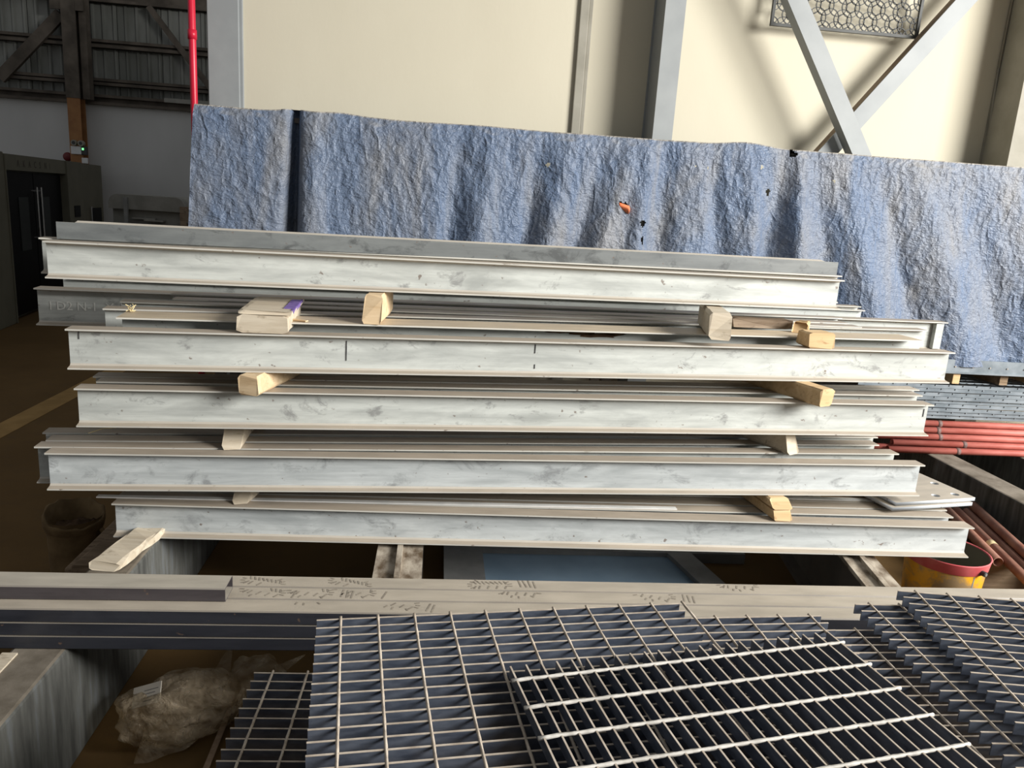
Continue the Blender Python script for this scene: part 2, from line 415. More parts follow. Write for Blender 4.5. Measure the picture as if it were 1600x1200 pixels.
for k, dx in enumerate((0, .045)):
    a = onY(1585+dx*200, 0, WY-.03); x = a.x
    tag(MB().path([(x, WY-.02, 0), (x+.01, WY-.02, 2.6), (x-.012, WY-.02, 3.2), (x, WY-.02, 5.2)], .008).build('wall_cable', 'cable', smooth=True),
        ('thin beige cable on the cream wall before the dim column', 'thin beige cable hugging the side of the dim column')[k], 'cable')
BY = WY-.27
# angle sections, broad leg facing the hall
def brace_angle(p0, p1, Y, label, side, leg_mat):
    a = onY(*p0, Y); b = onY(*p1, Y); d = (b-a).normalized(); a = a-d*.75; b = b+d*1.1; L = (b-a).length
    nrm = Vector((0, -1, 0)); q = nrm.cross(d).normalized()
    M = Matrix((d, q, nrm)).transposed().to_4x4(); M.translation = a
    t = thing('cross_brace', label, 'brace'); t.matrix_world = M
    MB().box((0, -.062, 0), (L, .062, .010)).build('broad_leg', 'column_grey', t)
    y0 = .05 if side > 0 else -.062
    MB().box((0, y0, -.09), (L, y0+.012, 0)).build('narrow_leg', leg_mat, t)
brace_angle((1245, 0), (1343, 235), BY-.06, 'grey cross brace crossing in front of the other one', -1, 'column_grey')
brace_angle((1510, 0), (1296, 235), BY+.06, 'grey cross brace with a rusty edge passing behind the other one', -1, 'wood_brown')

# laser-cut ornamental screen on the wall behind the braces
a = onY(1203, 40, WY-.10); b = onY(1432, 57, WY-.10)
sw, sh = 1.13, .95
t = thing('ornamental_screen', 'dark iron screen cut with interlaced rings behind the cross braces', 'screen', (a.x, WY-.10, a.z))
MB().box((0, -.012, 0), (.02, .012, sh)).box((sw-.02, -.012, 0), (sw, .012, sh)).box((.02, -.012, 0), (sw-.02, .012, .02)).box((.02, -.012, sh-.02), (sw-.02, .012, sh)).build('frame', 'screen_iron', t)
rb = MB()
def ring2(cx, cz, r, wd, n=18):
    vs = []; fs = []
    for i in range(n):
        an = 2*PI*i/n; c, s_ = math.cos(an), math.sin(an)
        for rr in (r-wd, r):
            x = min(max(cx+rr*c, .01), sw-.01); z = min(max(cz+rr*s_, .01), sh-.01)
            vs += [(x, -.004, z), (x, .004, z)]
    for i in range(n):
        j = (i+1) % n; A, B = 4*i, 4*j
        fs += [(A, A+2, B+2, B), (A+1, B+1, B+3, A+3), (A, B, B+1, A+1), (A+2, A+3, B+3, B+2)]
    rb.add(vs, fs)
st = .098
for i in range(15):
    for j in range(11):
        cx = i*st+(.5*st if j % 2 else 0); cz = j*st*.866
        if cx < sw+.02 and cz < sh+.02:
            ring2(cx, cz, .070, .006); 
            if (i+j) % 2 == 0: ring2(cx, cz, .040, .005, 12)
o = rb.build('lattice', 'screen_iron', t); o['kind'] = 'stuff'

# ------------------------------------------------------------------ far machines
P0 = onZ(30, 505, 0); ang = R_(90+8.3)
t = thing('machining_center', 'olive cabinet machine with a black double door and thin chrome handles', 'machine', (P0.x, P0.y, 0), ang)
# local x runs along the face away from the hall, local -y is the face
MT = 2.17
MB().box((-2.6, .02, 0), (-.02, 1.4, MT+.02)).box((-.02, .0, 0), (.0, 1.4, MT)).build('near_panel', 'machine_olive', t, bevel=.02)
MB().box((0, .02, 1.97), (2.43, 1.4, MT)).build('header', 'machine_olive', t)
MB().box((2.43, .0, 0), (3.2, 1.4, MT)).build('jamb', 'machine_olive', t)
MB().box((3.2, .04, 0), (4.55, 1.4, MT-.01)).build('side_cabinet', 'machine_olive', t)
MB().box((0, .16, 0), (2.43, .2, 1.97)).build('door_recess', 'machine_olive', t)
for k, x0 in enumerate((.02, 1.225)):
    d = MB().box((x0, .10, .05), (x0+1.18, .15, 1.95)).build('door', 'machine_black', t)
    wx = x0+(.58 if k == 0 else .24)
    MB().box((wx, .092, .9), (wx+.36, .10, 1.62)).build('door_window', 'machine_glass', d)
    hx = 1.13 if k == 0 else 1.30
    MB().tube((hx, .03, 1.02), (hx, .03, 1.76), .012, 8).box((hx-.01, .03, 1.05), (hx+.01, .10, 1.07)).box((hx-.01, .03, 1.70), (hx+.01, .10, 1.72)).build('handle', 'chrome', d)
MB().box((2.68, -.01, 1.30), (2.98, .01, 1.48)).build('vent', 'machine_black', t)
MB().box((3.75, .02, .6), (4.35, .05, 1.42)).build('hatch', 'machine_black', t)
MB().tube((3.68, .01, .7), (3.68, .01, 1.45), .012, 8).build('hatch_rod', 'chrome', t)
for i, ch in enumerate('AKACSNI'):
    text_mesh('letter', ch, .13, 'girt_brown', t, (.42+i*.21, .018, 2.02), (PI/2, 0, 0))
# second machine: hooded grey lathe guard
q0, q1 = onY(168, 300, 11.5), onY(288, 318, 11.5)
W2 = q1.x-q0.x; zt = onY(200, 304, 11.5).z
t = thing('guarded_lathe', 'grey hooded machine with rounded top before the white wall', 'machine', (q0.x, 11.5, 0))
def rrect(x0, x1, z0, z1, r, n=6):
    pts = [(x0, z0), (x1, z0)]
    pts += [(x1-r+r*math.cos(a), z1-r+r*math.sin(a)) for a in [PI/2*i/n for i in range(n+1)]]
    pts += [(x0+r+r*math.cos(a), z1-r+r*math.sin(a)) for a in [PI/2+PI/2*i/n for i in range(n+1)]]
    return pts
pr = rrect(0, W2, zt-.20, zt, .13); b = MB(); n = len(pr)
b.add([(x, 0, z) for x, z in pr]+[(x, .8, z) for x, z in pr], [(i, (i+1) % n, n+(i+1) % n, n+i) for i in range(n)]+[tuple(range(n)), tuple(range(2*n-1, n-1, -1))])
b.build('hood', 'machine_cream', t)
MB().box((.02, .10, 0), (W2-.02, .8, zt-.2)).build('interior', 'machine_cream', t)
MB().box((W2-.06, -.02, 0), (W2+.02, .8, zt-.12)).build('right_post', 'wood_brown', t)
MB().box((-.28, -.25, 0), (.5, .3, zt-.42)).build('carriage', 'plastic_dark', t)
MB().box((.72, -.12, 0), (W2-.12, .3, zt-.40)).build('tailstock', 'girder_dark', t)
MB().box((.22, -.04, zt-.5), (.27, 0, zt-.04)).build('lever', 'frame_grey', t)
for i in range(4): MB().box((.48, -.02, zt-.62+i*.09), (.74, .08, zt-.60+i*.09)).build('slide_bar', 'machine_cream', t)
for i in range(2): MB().box((.3+i*.62, .02, zt-.33-.02*i), (.62+i*.55, .08, zt-.31-.02*i)).build('rail', 'machine_cream', t)

# ------------------------------------------------------------------ bearers on the floor
def kerb(x0, x1, y0, y1, h, label):
    return tag(MB().box((x0, y0, 0), (x1, y1, h)).build('concrete_bearer', 'kerb_concrete', bevel=.012), label, 'bearer')
kerb(-1.335, -1.165, .5, 4.6, .44, 'long grey bearer carrying the left ends of the tubes')
t_k = bpy.data.objects['concrete_bearer']; MB().box((-1.345, .5, .40), (-1.298, 2.335, .446)).build('edge_strip', 'wood_old', t_k)
kerb(3.46, 3.66, 3.3, 5.55, .44, 'dusty bearer beside the loose pipes beneath the red tubes')
kerb(4.16, 4.36, 3.6, 5.55, .44, 'dusty bearer at the far right beneath the red tubes')
def girder(x0, x1, y0, y1, label, rz=0):
    t = thing('rail_girder', label, 'girder', ((x0+x1)/2, (y0+y1)/2, 0), rz); hw = (x1-x0)/2; L = (y1-y0)/2
    MB().box((-hw, -L, .40), (-.012, L, .420)).box((.012, -L, .40), (hw, L, .421)).build('top_flange', 'rail_crust', t)
    MB().box((-.012, -L, .40), (.012, L, .4405)).build('ridge', 'rail_crust', t)
    MB().box((-.02, -L, .03), (.02, L, .40)).build('web', 'girder_dark', t)
    MB().box((-hw, -L, 0), (hw, L, .03)).build('bottom_flange', 'girder_dark', t)
girder(-.222, -.020, 2.2, 4.6, 'crusted brown rail girder under the middle of the beams')
girder(2.00, 2.16, 2.2, 4.6, 'crusted brown rail girder beside the yellow bucket', R_(-9))
# grey framed blue panel lying on the floor
t = thing('framed_panel', 'flat grey steel frame with a blue sheet on the floor under the stack', 'panel', (.09, 3.05, 0))
MB().box((0, 0, .0), (.215, 1.12, .06)).build('end_member', 'frame_grey', t)
MB().box((.215, .93, 0), (1.75, 1.12, .06)).build('side_member', 'frame_grey', t)
MB().box((.215, 0, 0), (1.75, .18, .06)).build('side_member', 'frame_grey', t)
MB().box((.215, .18, .005), (1.35, .93, .035)).build('sheet', 'panel_blue', t)
MB().hexa([(1.44, .15, 0), (1.58, .15, 0), (1.42, .95, 0), (1.28, .95, 0), (1.44, .15, .062), (1.58, .15, .062), (1.42, .95, .062), (1.28, .95, .062)]).build('cross_member', 'frame_grey', t)

# ------------------------------------------------------------------ steel beams
def ibeam(pl, pr, ztop, h, wd, label, web='beam_web', name='steel_beam', group='stacked steel beams', end_plate=False, flange='beam_flange'):
    a, b = onZ(*pl, ztop), onZ(*pr, ztop); d = b-a; L = d.length; rz = math.atan2(d.y, d.x)
    return ibeam3((a.x, a.y, ztop-h), L, rz, h, wd, label, web, name, end_plate, flange)
def ibeam3(loc, L, rz, h, wd, label, web='beam_web', name='steel_beam', end_plate=False, flange='beam_flange'):
    t = thing(name, label, 'beam', loc, rz, 'stacked steel beams')
    tf, tw, c = .0065, .006, wd/2; k = .007
    MB().prism_x([(c-tw/2, tf), (c+tw/2, tf), (c+tw/2, h-tf), (c-tw/2, h-tf)], 0, L).build('web', web, t)
    MB().prism_x([(0, 0), (wd, 0), (wd, tf*.9), (c+tw/2+k, tf+.004), (c+tw/2, tf+.004+k), (c-tw/2, tf+.004+k), (c-tw/2-k, tf+.004), (0, tf*.9)], 0, L).build('bottom_flange', 'beam_flange', t)
    MB().prism_x([(0, h), (0, h-tf), (c-tw/2-k, h-tf-.003), (c-tw/2, h-tf-.003-k), (c+tw/2, h-tf-.003-k), (c+tw/2+k, h-tf-.003), (wd, h-tf), (wd, h)], 0, L).build('top_flange', flange, t)
    if end_plate:
        MB().box((L-.075, c-.038, .012), (L-.02, c-.008, h-.012)).build('end_stiffener', web, t)
    t['L'] = L
    return t
BM = {}
BM['b5'] = ibeam((174,787), (1523,825), .60, .155, .078, 'front I-beam of the bottom tier, resting on the rail girders', 'beam_web_cool')
BM['b5b'] = ibeam((182,777), (1490,808), .60, .155, .07, 'second I-beam of the bottom tier behind its front beam', 'beam_web_cool')
BM['b5c'] = ibeam((196,766), (1480,797), .60, .155, .07, 'third I-beam of the bottom tier from its front')
BM['b5d'] = ibeam((205,757), (1462,788), .60, .155, .07, 'fourth I-beam of the bottom tier, half under the drilled plates')
BM['b4'] = ibeam((69,708), (1446,727), .855, .16, .074, 'front I-beam of the second tier from below', 'beam_web_cool')
BM['b4b'] = ibeam((53,698), (1405,709), .855, .16, .074, 'second I-beam of the second tier, jutting out past its left end')
BM['b4c'] = ibeam((71,688), (1374,695), .855, .16, .078, 'third I-beam of the second tier from below')
BM['b4d'] = ibeam((66,676), (1372,683), .855, .16, .078, 'rearmost I-beam of the second tier with a twig on it')
BM['b3'] = ibeam((115,607), (1460,633), 1.13, .16, .082, 'front I-beam of the middle tier')
BM['b3b'] = ibeam((150,596), (1442,618), 1.13, .16, .082, 'second I-beam of the middle tier, bright along its flange edge')
BM['b3c'] = ibeam((145,588), (1437,609), 1.13, .16, .082, 'rearmost I-beam of the middle tier')
BM['b2'] = ibeam((101,514), (1493,551), 1.375, .16, .082, 'front I-beam of the fourth tier, the longest bright web')
BM['b2b'] = ibeam((181,496), (1443,532), 1.41, .195, .185, 'broad flanged I-beam of the fourth tier with cream dust and a rust burn', flange='flange_cream')
BM['b2c'] = ibeam((160,482), (1450,516), 1.405, .19, .085, 'third I-beam of the fourth tier, behind the broad dusty one')
BM['b2d'] = ibeam((187,471), (1347,511), 1.41, .195, .085, 'fourth I-beam of the fourth tier from its front')
BM['b2e'] = ibeam((269,467), (1326,505), 1.415, .20, .085, 'fifth I-beam of the fourth tier from its front')
BM['b2f'] = ibeam((267,459), (1316,497), 1.42, .205, .085, 'sixth I-beam of the fourth tier, just before the chalked beam')
BM['B'] = ibeam((52,450), (1482,504), 1.395, .187, .095, 'longest I-beam at the back of the fourth tier with chalk letters', end_plate=True)
for k, (q, z, lb) in enumerate((((1352,485), 1.43, 'I-beam behind the chalked beam, nearer to it'), ((1346,479), 1.455, 'I-beam behind the chalked beam, next to the blue tarpaulin'))):
    r = onZ(*q, z); an = R_(6.7)
    ibeam3((r.x-4.72*math.cos(an), r.y-4.72*math.sin(an), z-.2), 4.72, an, .2, .08, lb)
BM['b1'] = ibeam((66,376), (1320,438), 1.69, .15, .082, 'front I-beam of the top tier under the grey channel')
BM['b1b'] = ibeam((60,371), (1316,431), 1.69, .15, .082, 'rear I-beam of the top tier under the grey channel')
# grey channel lying on top of the stack
a, b = onZ(89, 373, 1.69), onZ(1307, 430, 1.69); d = b-a; L = d.length
t = thing('steel_channel', 'dark grey steel channel lying on top of the whole stack', 'channel', a, math.atan2(d.y, d.x))
MB().prism_x([(0, 0), (.006, 0), (.006, .070), (0, .070)], 0, L).build('web', 'channel_grey', t)
MB().prism_x([(.006, 0), (.05, 0), (.05, .005), (.006, .006)], 0, L).build('bottom_flange', 'channel_grey', t)
MB().prism_x([(.006, .064), (.05, .065), (.05, .0765), (.006, .0705)], .07, L-.08).build('top_flange', 'channel_grey', t)
# chalk letters and ink marks
tB = BM['B']; text_mesh('chalk_marking', 'I D2 N-1  X-1', .062, 'chalk', tB, (.05, .0425, .075), (PI/2, 0, R_(0)))
def ink(beam, x, z0, z1, wd=.004):
    t = BM[beam]; h = .16; c = .041
    MB().box((x, c-.006, z0), (x+wd, c-.002, z1)).build('layout_mark', 'ink', t)
for bm_, pxs in (('b2', [(124, .115, .145), (541, .05, .135), (836, .10, .14), (837, .03, .05)]), ('b4', [(757, .02, .10), (733, .10, .104), (1313, .03, .12)]), ('b3', [(1440, .09, .13)])):
    t = BM[bm_]; Lb = t['L']
    for (xp, z0, z1) in pxs:
        # position along the beam from the survey of its two ends
        l0 = t.location; xw = onZ(xp, 530 if bm_ == 'b2' else 740, .8 if bm_ == 'b4' else 1.3)
        dirv = Vector((math.cos(t.rotation_euler.z), math.sin(t.rotation_euler.z), 0))
        n_ = Vector((-dirv.y, dirv.x, 0)); ry = ray(xp, 540 if bm_ == 'b2' else (745 if bm_ == 'b4' else 655))
        tt = ((l0-CAM).dot(n_)+.04)/ry.dot(n_); hit = CAM+ry*tt; s_ = (hit-l0).dot(dirv)
        ink(bm_, s_, z0, z1, .003 if z1-z0 > .01 else .05)
b = MB(); rn = random.Random(5)
for (cx, cz, rx, rz_) in ((1.98, .168, .07, .012), (2.07, .160, .11, .013), (2.16, .170, .06, .010), (1.88, .172, .07, .006)):
    n_ = 16; b.add([(cx+rx*math.cos(2*PI*i/n_)*rn.uniform(.75, 1.2), .0885, cz+rz_*math.sin(2*PI*i/n_)*rn.uniform(.6, 1.2)) for i in range(n_)], [tuple(range(n_))])
b.build('rust_burn', 'rubbish', BM['b2b'])['kind'] = 'stuff'
for t in BM.values(): del t['L']
# flat bar and drilled plates on the bottom tier
a = onZ(150, 776, .606)
t = tag(MB().box((0, 0, 0), (2.6, .028, .005)).build('flat_bar', 'edge_bright', loc=(a.x, a.y, .6005)), 'thin bright flat bar jutting out left of the bottom tier', 'flat bar'); t.rotation_euler = (0, 0, R_(.9))
a = onZ(1300, 776, .61)
t = tag(MB().box((-2.6, 0, 0), (.33, .03, .005)).build('flat_bar', 'edge_bright', loc=(a.x+.1, a.y-.03, .6005)), 'thin bright flat bar ending before the drilled plates', 'flat bar'); t.rotation_euler = (0, 0, R_(.2))
def holed_plate(name, w_, d_, th, holes, r, mat):
    c = bpy.data.curves.new(name, 'CURVE'); c.dimensions = '2D'; c.fill_mode = 'BOTH'; c.extrude = th/2
    def poly(pts):
        s_ = c.splines.new('POLY'); s_.points.add(len(pts)-1); s_.use_cyclic_u = True
        for p_, q in zip(s_.points, pts): p_.co = (*q, 0, 1)
    poly([(-w_, 0), (0, 0), (0, d_), (-w_, d_)])
    for hx, hy in holes: poly([(hx+r*math.cos(-2*PI*i/14), hy+r*math.sin(-2*PI*i/14)) for i in range(14)])
    o = bpy.data.objects.new(name+'_tmp', c); COL.objects.link(o); me = bpy.data.meshes.new_from_object(o)
    bpy.data.objects.remove(o); bpy.data.curves.remove(c); me.materials.clear(); me.materials.append(MATS[mat])
    bm = bmesh.new(); bm.from_mesh(me); bmesh.ops.remove_doubles(bm, verts=bm.verts, dist=1e-5); bmesh.ops.recalc_face_normals(bm, faces=bm.faces); bm.to_mesh(me); bm.free(); return me
c0 = onZ(1524, 777, .655)
def loc2(q): p_ = onZ(*q, .655); return (p_.x-c0.x+.02*(p_.y-c0.y), p_.y-c0.y)
hs = [(-.125, .31), (-.05, .21), (-.20, .055), (-.075, .055)]
o = link('drilled_plate', holed_plate('drilled_plate', .5, .44, .018, hs, .021, 'plate_steel'), loc=(c0.x, c0.y, .645)); o.rotation_euler = (0, 0, R_(12))
tag(o, 'upper thick steel plate with bolt holes beside the beams', 'plate')
o = link('drilled_plate', holed_plate('drilled_plate', .5, .44, .018, hs, .021, 'plate_steel'), loc=(c0.x-.025, c0.y-.02, .626)); o.rotation_euler = (0, 0, R_(12))
tag(o, 'lower thick steel plate under the drilled plate beside the beams', 'plate')

# ------------------------------------------------------------------ timber blocks
def timber(name, a, w_, d_, h, rz, mat, label, skew=.0, taper=0, rx=0, rough=.0025, cat='wood block'):
    """a = near bottom left corner; local x = width, y = depth away, z = height"""
    rnd = random.Random(hash(label) % 1000 if False else len(label)*7+int(w_*1000))
    j = lambda s_=rough: rnd.uniform(-s_, s_)
    b = MB(); ny = 6; vs = []; fs = []
    prof = [(0.10, 0), (.9, 0), (1, .12), (1, .88), (.9, 1), (.1, 1), (0, .88), (0, .12)]
    for i in range(ny+1):
        f = i/ny
        for (u, v) in prof:
            sh_ = skew*v if i == 0 else 0
            vs.append((u*w_*(1-taper*f)+j(), f*d_+(j()*1.5 if 0 < i < ny else j()*2.5)+sh_, max(0, v*h+(j() if v > .5 else 0))))
    n = len(prof)
    for i in range(ny):
        for k in range(n): fs.append((i*n+k, i*n+(k+1) % n, (i+1)*n+(k+1) % n, (i+1)*n+k))
    fs += [tuple(range(n)), tuple(range((ny+1)*n-1, ny*n-1, -1))]
    o = b.add(vs, fs).build(name, mat, loc=a); o.rotation_euler = (rx, 0, rz)
    return tag(o, label, cat)
timber('timber_block', onZ(370, 519, 1.378), .20, .42, .072, R_(3), 'wood_old', 'wide flat timber block carrying a purple edged plank')
o = timber('plank', onZ(372, 490, 1.452)+Vector((0, .0, .0)), .21, .46, .014, R_(3.5), 'wood_old', 'thin plank with a purple painted edge on a flat block', cat='plank')
MB().box((.202, .05, .0), (.211, .40, .0155)).box((.165, .10, .0135), (.209, .38, .0165)).build('painted_edge', 'purple_paint', o)
timber('timber_block', onZ(566, 506, 1.412), .08, .42, .122, R_(-4), 'wood_fresh', 'pale upright timber block with a chamfered end under the top tier', skew=.05, taper=.05)
timber('wood_chip', onZ(574, 510, 1.378), .04, .12, .012, 0, 'wood_fresh', 'thin wood chip under the chamfered timber block', cat='wood chip')
timber('timber_block', onZ(1107, 530, 1.413), .10, .45, .118, R_(-12), 'wood_old', 'weathered timber block near a brown scrap under the top tier', skew=.05)
timber('timber_block', onZ(1262, 544, 1.376), .135, .11, .075, R_(3), 'wood_tan', 'cube shaped tan timber block on the fourth tier')
timber('timber_scrap', onZ(1144, 512, 1.411), .34, .07, .05, R_(7), 'wood_brown', 'dark brown board scrap lying along the fourth tier', rough=.005, cat='wood scrap')
timber('timber_scrap', onZ(1236, 519, 1.411), .075, .16, .05, R_(-38), 'wood_tan', 'splintered tan wood scrap beside the cube shaped block', skew=.05, taper=.3, rough=.005, cat='wood scrap')
timber('timber_block', onZ(373, 617, 1.132), .082, .62, .083, R_(-13), 'wood_fresh', 'square sawn timber with an orange end, left on the middle tier')
timber('timber_block', onZ(1279, 636, 1.132), .083, .62, .083, R_(20), 'wood_tan', 'square sawn timber with a tan end, right on the middle tier')
timber('timber_block', onZ(347, 702, .857), .078, .55, .112, R_(4), 'wood_old', 'split pale timber on the second tier from below', skew=.12, taper=-.3, rough=.005)
timber('timber_block', onZ(1231, 711, .857), .07, .6, .112, R_(24), 'wood_old', 'round edged timber with a cracked end on the second tier', skew=.04)
timber('timber_block', onZ(363, 787, .602), .072, .5, .092, R_(-6), 'wood_old', 'splintered timber end on the bottom tier', skew=.08, taper=-.1, rough=.005)
timber('timber_block', onZ(1210, 815, .602), .09, .5, .05, R_(8), 'wood_tan', 'lower of two stacked timbers on the bottom tier', skew=.02)
timber('timber_block', onZ(1209, 797, .654), .097, .5, .040, R_(8), 'wood_tan', 'upper of two stacked timbers on the bottom tier', skew=.05)
timber('plank', onZ(139, 889, .442), .12, .36, .034, R_(-10), 'wood_old', 'broken pale plank on the grey bearer under the bottom beam', rough=.005, cat='plank')
timber('plank', onZ(112, 893, .30), .10, .8, .03, R_(-4), 'wood_dark', 'dark old plank between the bin and the grey bearer', cat='plank')
MB_ = MB().box((-1.56, 3.2, 0), (-1.40, 3.9, .298)).build('timber_crate', 'wood_dark', bevel=.01); tag(MB_, 'dark timber baulk under the old plank by the bin', 'timber')
# small litter
a = onZ(205, 487, 1.412); b = MB()
for i in range(9):
    an = i*2.3; p0 = Vector((0, 0, .0)); pts = [p0+Vector((math.cos(an+q*.9)*.007*q, math.sin(an+q*.9)*.007*q, .010*q if i % 2 else .004)) for q in range(4)]
    b.path(pts, .0018, 4)
tag(b.build('wood_shaving', 'shaving', loc=a), 'curled yellow wood shavings on the broad dusty beam of the fourth tier', 'shavings')
a = onZ(138, 678, .858); e = onZ(182, 671, .858)
tag(MB().path([Vector((0, 0, .003)), (e-a)*.5+Vector((0, .01, .012)), (e-a)+Vector((0, 0, .008))], .0022, 5).build('twig', 'shaving', loc=a), 'thin pale twig lying on the second tier', 'twig')
timber('wood_sliver', onZ(448, 500, 1.412), .09, .02, .006, R_(-20), 'wood_fresh', 'thin wood sliver beside the purple edged plank', rough=.001, cat='wood chip')

# ------------------------------------------------------------------ rectangular tubes in front
TX0, TX1 = -2.4, 3.9
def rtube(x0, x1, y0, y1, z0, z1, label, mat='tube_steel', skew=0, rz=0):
    t_ = .003; b = MB(); L = x1-x0; W_ = y1-y0; H = z1-z0; r = .004
    def prof(q): return [(q+r, q), (W_-q-r, q), (W_-q, q+r), (W_-q, H-q-r), (W_-q-r, H-q), (q+r, H-q), (q, H-q-r), (q, q+r)]
    o_, i_ = prof(0), prof(t_); n = 8; vs = []
    for x, pf in ((0, o_), (1, o_), (0, i_), (1, i_)):
        vs += [((L-skew*(1-y/W_)) if x else 0, y, z) for y, z in pf]
    fs = []
    for i in range(n):
        j = (i+1) % n
        fs += [(i, j, n+j, n+i), (2*n+j, 2*n+i, 3*n+i, 3*n+j), (j, i, 2*n+i, 2*n+j), (n+i, n+j, 3*n+j, 3*n+i)]
    o = b.add(vs, fs).build('rectangular_tube', mat, loc=(x0, y0, z0)); o.rotation_euler = (0, 0, rz)
    return tag(o, label, 'tube', 'rectangular steel tubes across the bearers')
rows = ('front', 'middle', 'rear'); lays = ('top', 'second', 'lowest')
TT = {}
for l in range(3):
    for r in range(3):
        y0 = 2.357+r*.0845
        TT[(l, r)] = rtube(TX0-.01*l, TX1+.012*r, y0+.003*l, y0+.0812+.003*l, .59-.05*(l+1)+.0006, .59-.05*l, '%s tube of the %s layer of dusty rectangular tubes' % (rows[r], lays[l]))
rtube(TX0, -.668, 2.408, 2.505, .5905, .64, 'short rectangular tube with an open end lying on the dusty tubes', 'short_tube_steel', skew=.0, rz=R_(.2))
# boot prints in the dust
def print_mesh():
    b = MB(); rn = random.Random(3)
    def dash(x, y, an, ln_=.012, wd_=.0035):
        c, q = math.cos(an), math.sin(an)
        b.add([(x+u*c-v*q, y+u*q+v*c, 0) for u, v in ((-ln_, -wd_), (ln_, -wd_*.6), (ln_, wd_), (-ln_, wd_*.7))], [(0, 1, 2, 3)])
    for i in range(18):
        a_ = 2*PI*i/18
        if rn.random() < .8: dash(.042*math.cos(a_), .045+.075*math.sin(a_), a_, .008)
    for i in range(8):
        for k in (-1, 1):
            if rn.random() < .75: dash(k*.017, -.012+i*.016, k*.5+rn.uniform(-.2, .2), .012)
    for i in range(4): dash(rn.uniform(-.01, .01), -.12+i*.018, rn.uniform(-.2, .2), .026)
    return b
pm = print_mesh()
def boot(q, r, rz, sc=1):
    """clip the print to the top of one tube"""
    p_ = onZ(*q, .591); tb = TT[(0, r)]; y0 = tb.location.y; b = MB(); ca, sa = math.cos(rz), math.sin(rz)
    for f in pm.f:
        pts = [(p_.x+sc*(pm.v[i][0]*ca-pm.v[i][1]*sa)-tb.location.x, p_.y+sc*(pm.v[i][0]*sa+pm.v[i][1]*ca)-y0, .0506-.0006+.0004) for i in f]
        if all(.006 < u[1] < .077 for u in pts): b.add([(x, y, z) for x, y, z in pts], [(0, 1, 2, 3)])
    if b.f:
        b.build('boot_print', 'print_mark', tb)['kind'] = 'stuff'
for q, r, rz in (((430, 912), 2, 1.3), ((430, 926), 1, 1.3), ((500, 935), 0, 1.5), ((505, 926), 1, 1.4), ((572, 926), 1, 1.2), ((565, 915), 2, 1.2), ((785, 914), 2, 1.6), ((830, 925), 1, 1.5), ((1040, 932), 1, 1.3), ((1170, 915), 2, 1.5), ((990, 942), 0, 1.5), ((640, 945), 0, 1.2)):
    boot(q, r, rz)

# ------------------------------------------------------------------ gratings in front
def grating(loc, ang_, nb, pb, blen, nr, pr_, r0, label, bar_mat, rod_mat, dirn=-1, bd=.032, rr=.0042, start=0, rod_over=.012, tip_mat=None):
    """bars along local x, spaced by pb towards dirn*y; rods across them"""
    t = thing('steel_grating', label, 'grating', loc, R_(ang_), 'welded steel gratings')
    bm_ = MB().box((0, -.0018, -bd), (blen, .0018, 0)).mesh('bearing_bar', bar_mat)
    tip = MB().box((-.0003, -.0021, -.0012), (blen+.0003, .0021, .0005)).mesh('worn_edge', tip_mat or rod_mat)
    L = (nb-1)*pb
    y0, y1 = (-rod_over, L+rod_over) if dirn > 0 else (-L-rod_over, rod_over)
    tw = MB(); n = 6; seg = max(2, int((y1-y0)/.02)); vs = []; fs = []
    for i in range(seg+1):
        y = y0+(y1-y0)*i/seg; a0 = i*.5
        for k in range(n):
            q = rr*(1.0 if k % 2 else .82); vs.append((q*math.cos(a0+2*PI*k/n), y, q*math.sin(a0+2*PI*k/n)))
    for i in range(seg):
        for k in range(n): fs.append((i*n+k, i*n+(k+1) % n, (i+1)*n+(k+1) % n, (i+1)*n+k))
    fs += [tuple(range(n)), tuple(range((seg+1)*n-1, seg*n-1, -1))]
    rm = tw.add(vs, fs).mesh('cross_rod', rod_mat)
    for i in range(nb):
        o = link('bearing_bar', bm_, t, loc=(0, dirn*i*pb, 0)); link('worn_edge', tip, o)
    for j in range(nr):
        link('cross_rod', rm, t, smooth=True, loc=(r0+j*pr_, 0, -rr*.25))
    return t
grating((-.486, 2.034, .58), -1, 22, .0403, .95, 10, .1, .052, 'lowest grating, half covered, beside the plastic bag', 'grating_steel', 'rod_dusty')
grating((-.285, 1.881, .842), 6.4, 21, .0400, 1.035, 11, .0985, .062, 'large blue grey grating lying right under the white rodded grating', 'grating_steel', 'rod_dusty')
grating((.20, 1.945, .806), 3.2, 20, .0397, .99, 10, .1, .055, 'grating under the large blue grey one, only its corner showing', 'grating_steel', 'rod_dusty')
grating((1.13, 1.992, .762), 1.0, 20, .0397, .98, 10, .1, .075, 'low grating in the gap between the two grating heaps', 'grating_steel', 'rod_dusty')
grating((1.347, 2.089, .797), -1.2, 20, .0400, 1.0, 10, .1, .050, 'grating just beneath the topmost one of the heap by the bucket', 'grating_steel', 'rod_dusty')
grating((1.497, 2.112, .834), -8.3, 20, .0402, 1.0, 10, .1, .058, 'topmost blue grey grating of the heap by the bucket', 'grating_steel', 'rod_dusty')
grating((.209, 1.622, .878), -79.1, 24, .0390, .62, 6, .1005, .053, 'grating with thick white rods on top of the heap', 'grating_steel', 'rod_white', dirn=1, rr=.0052, bd=.030, tip_mat='rod_dusty')
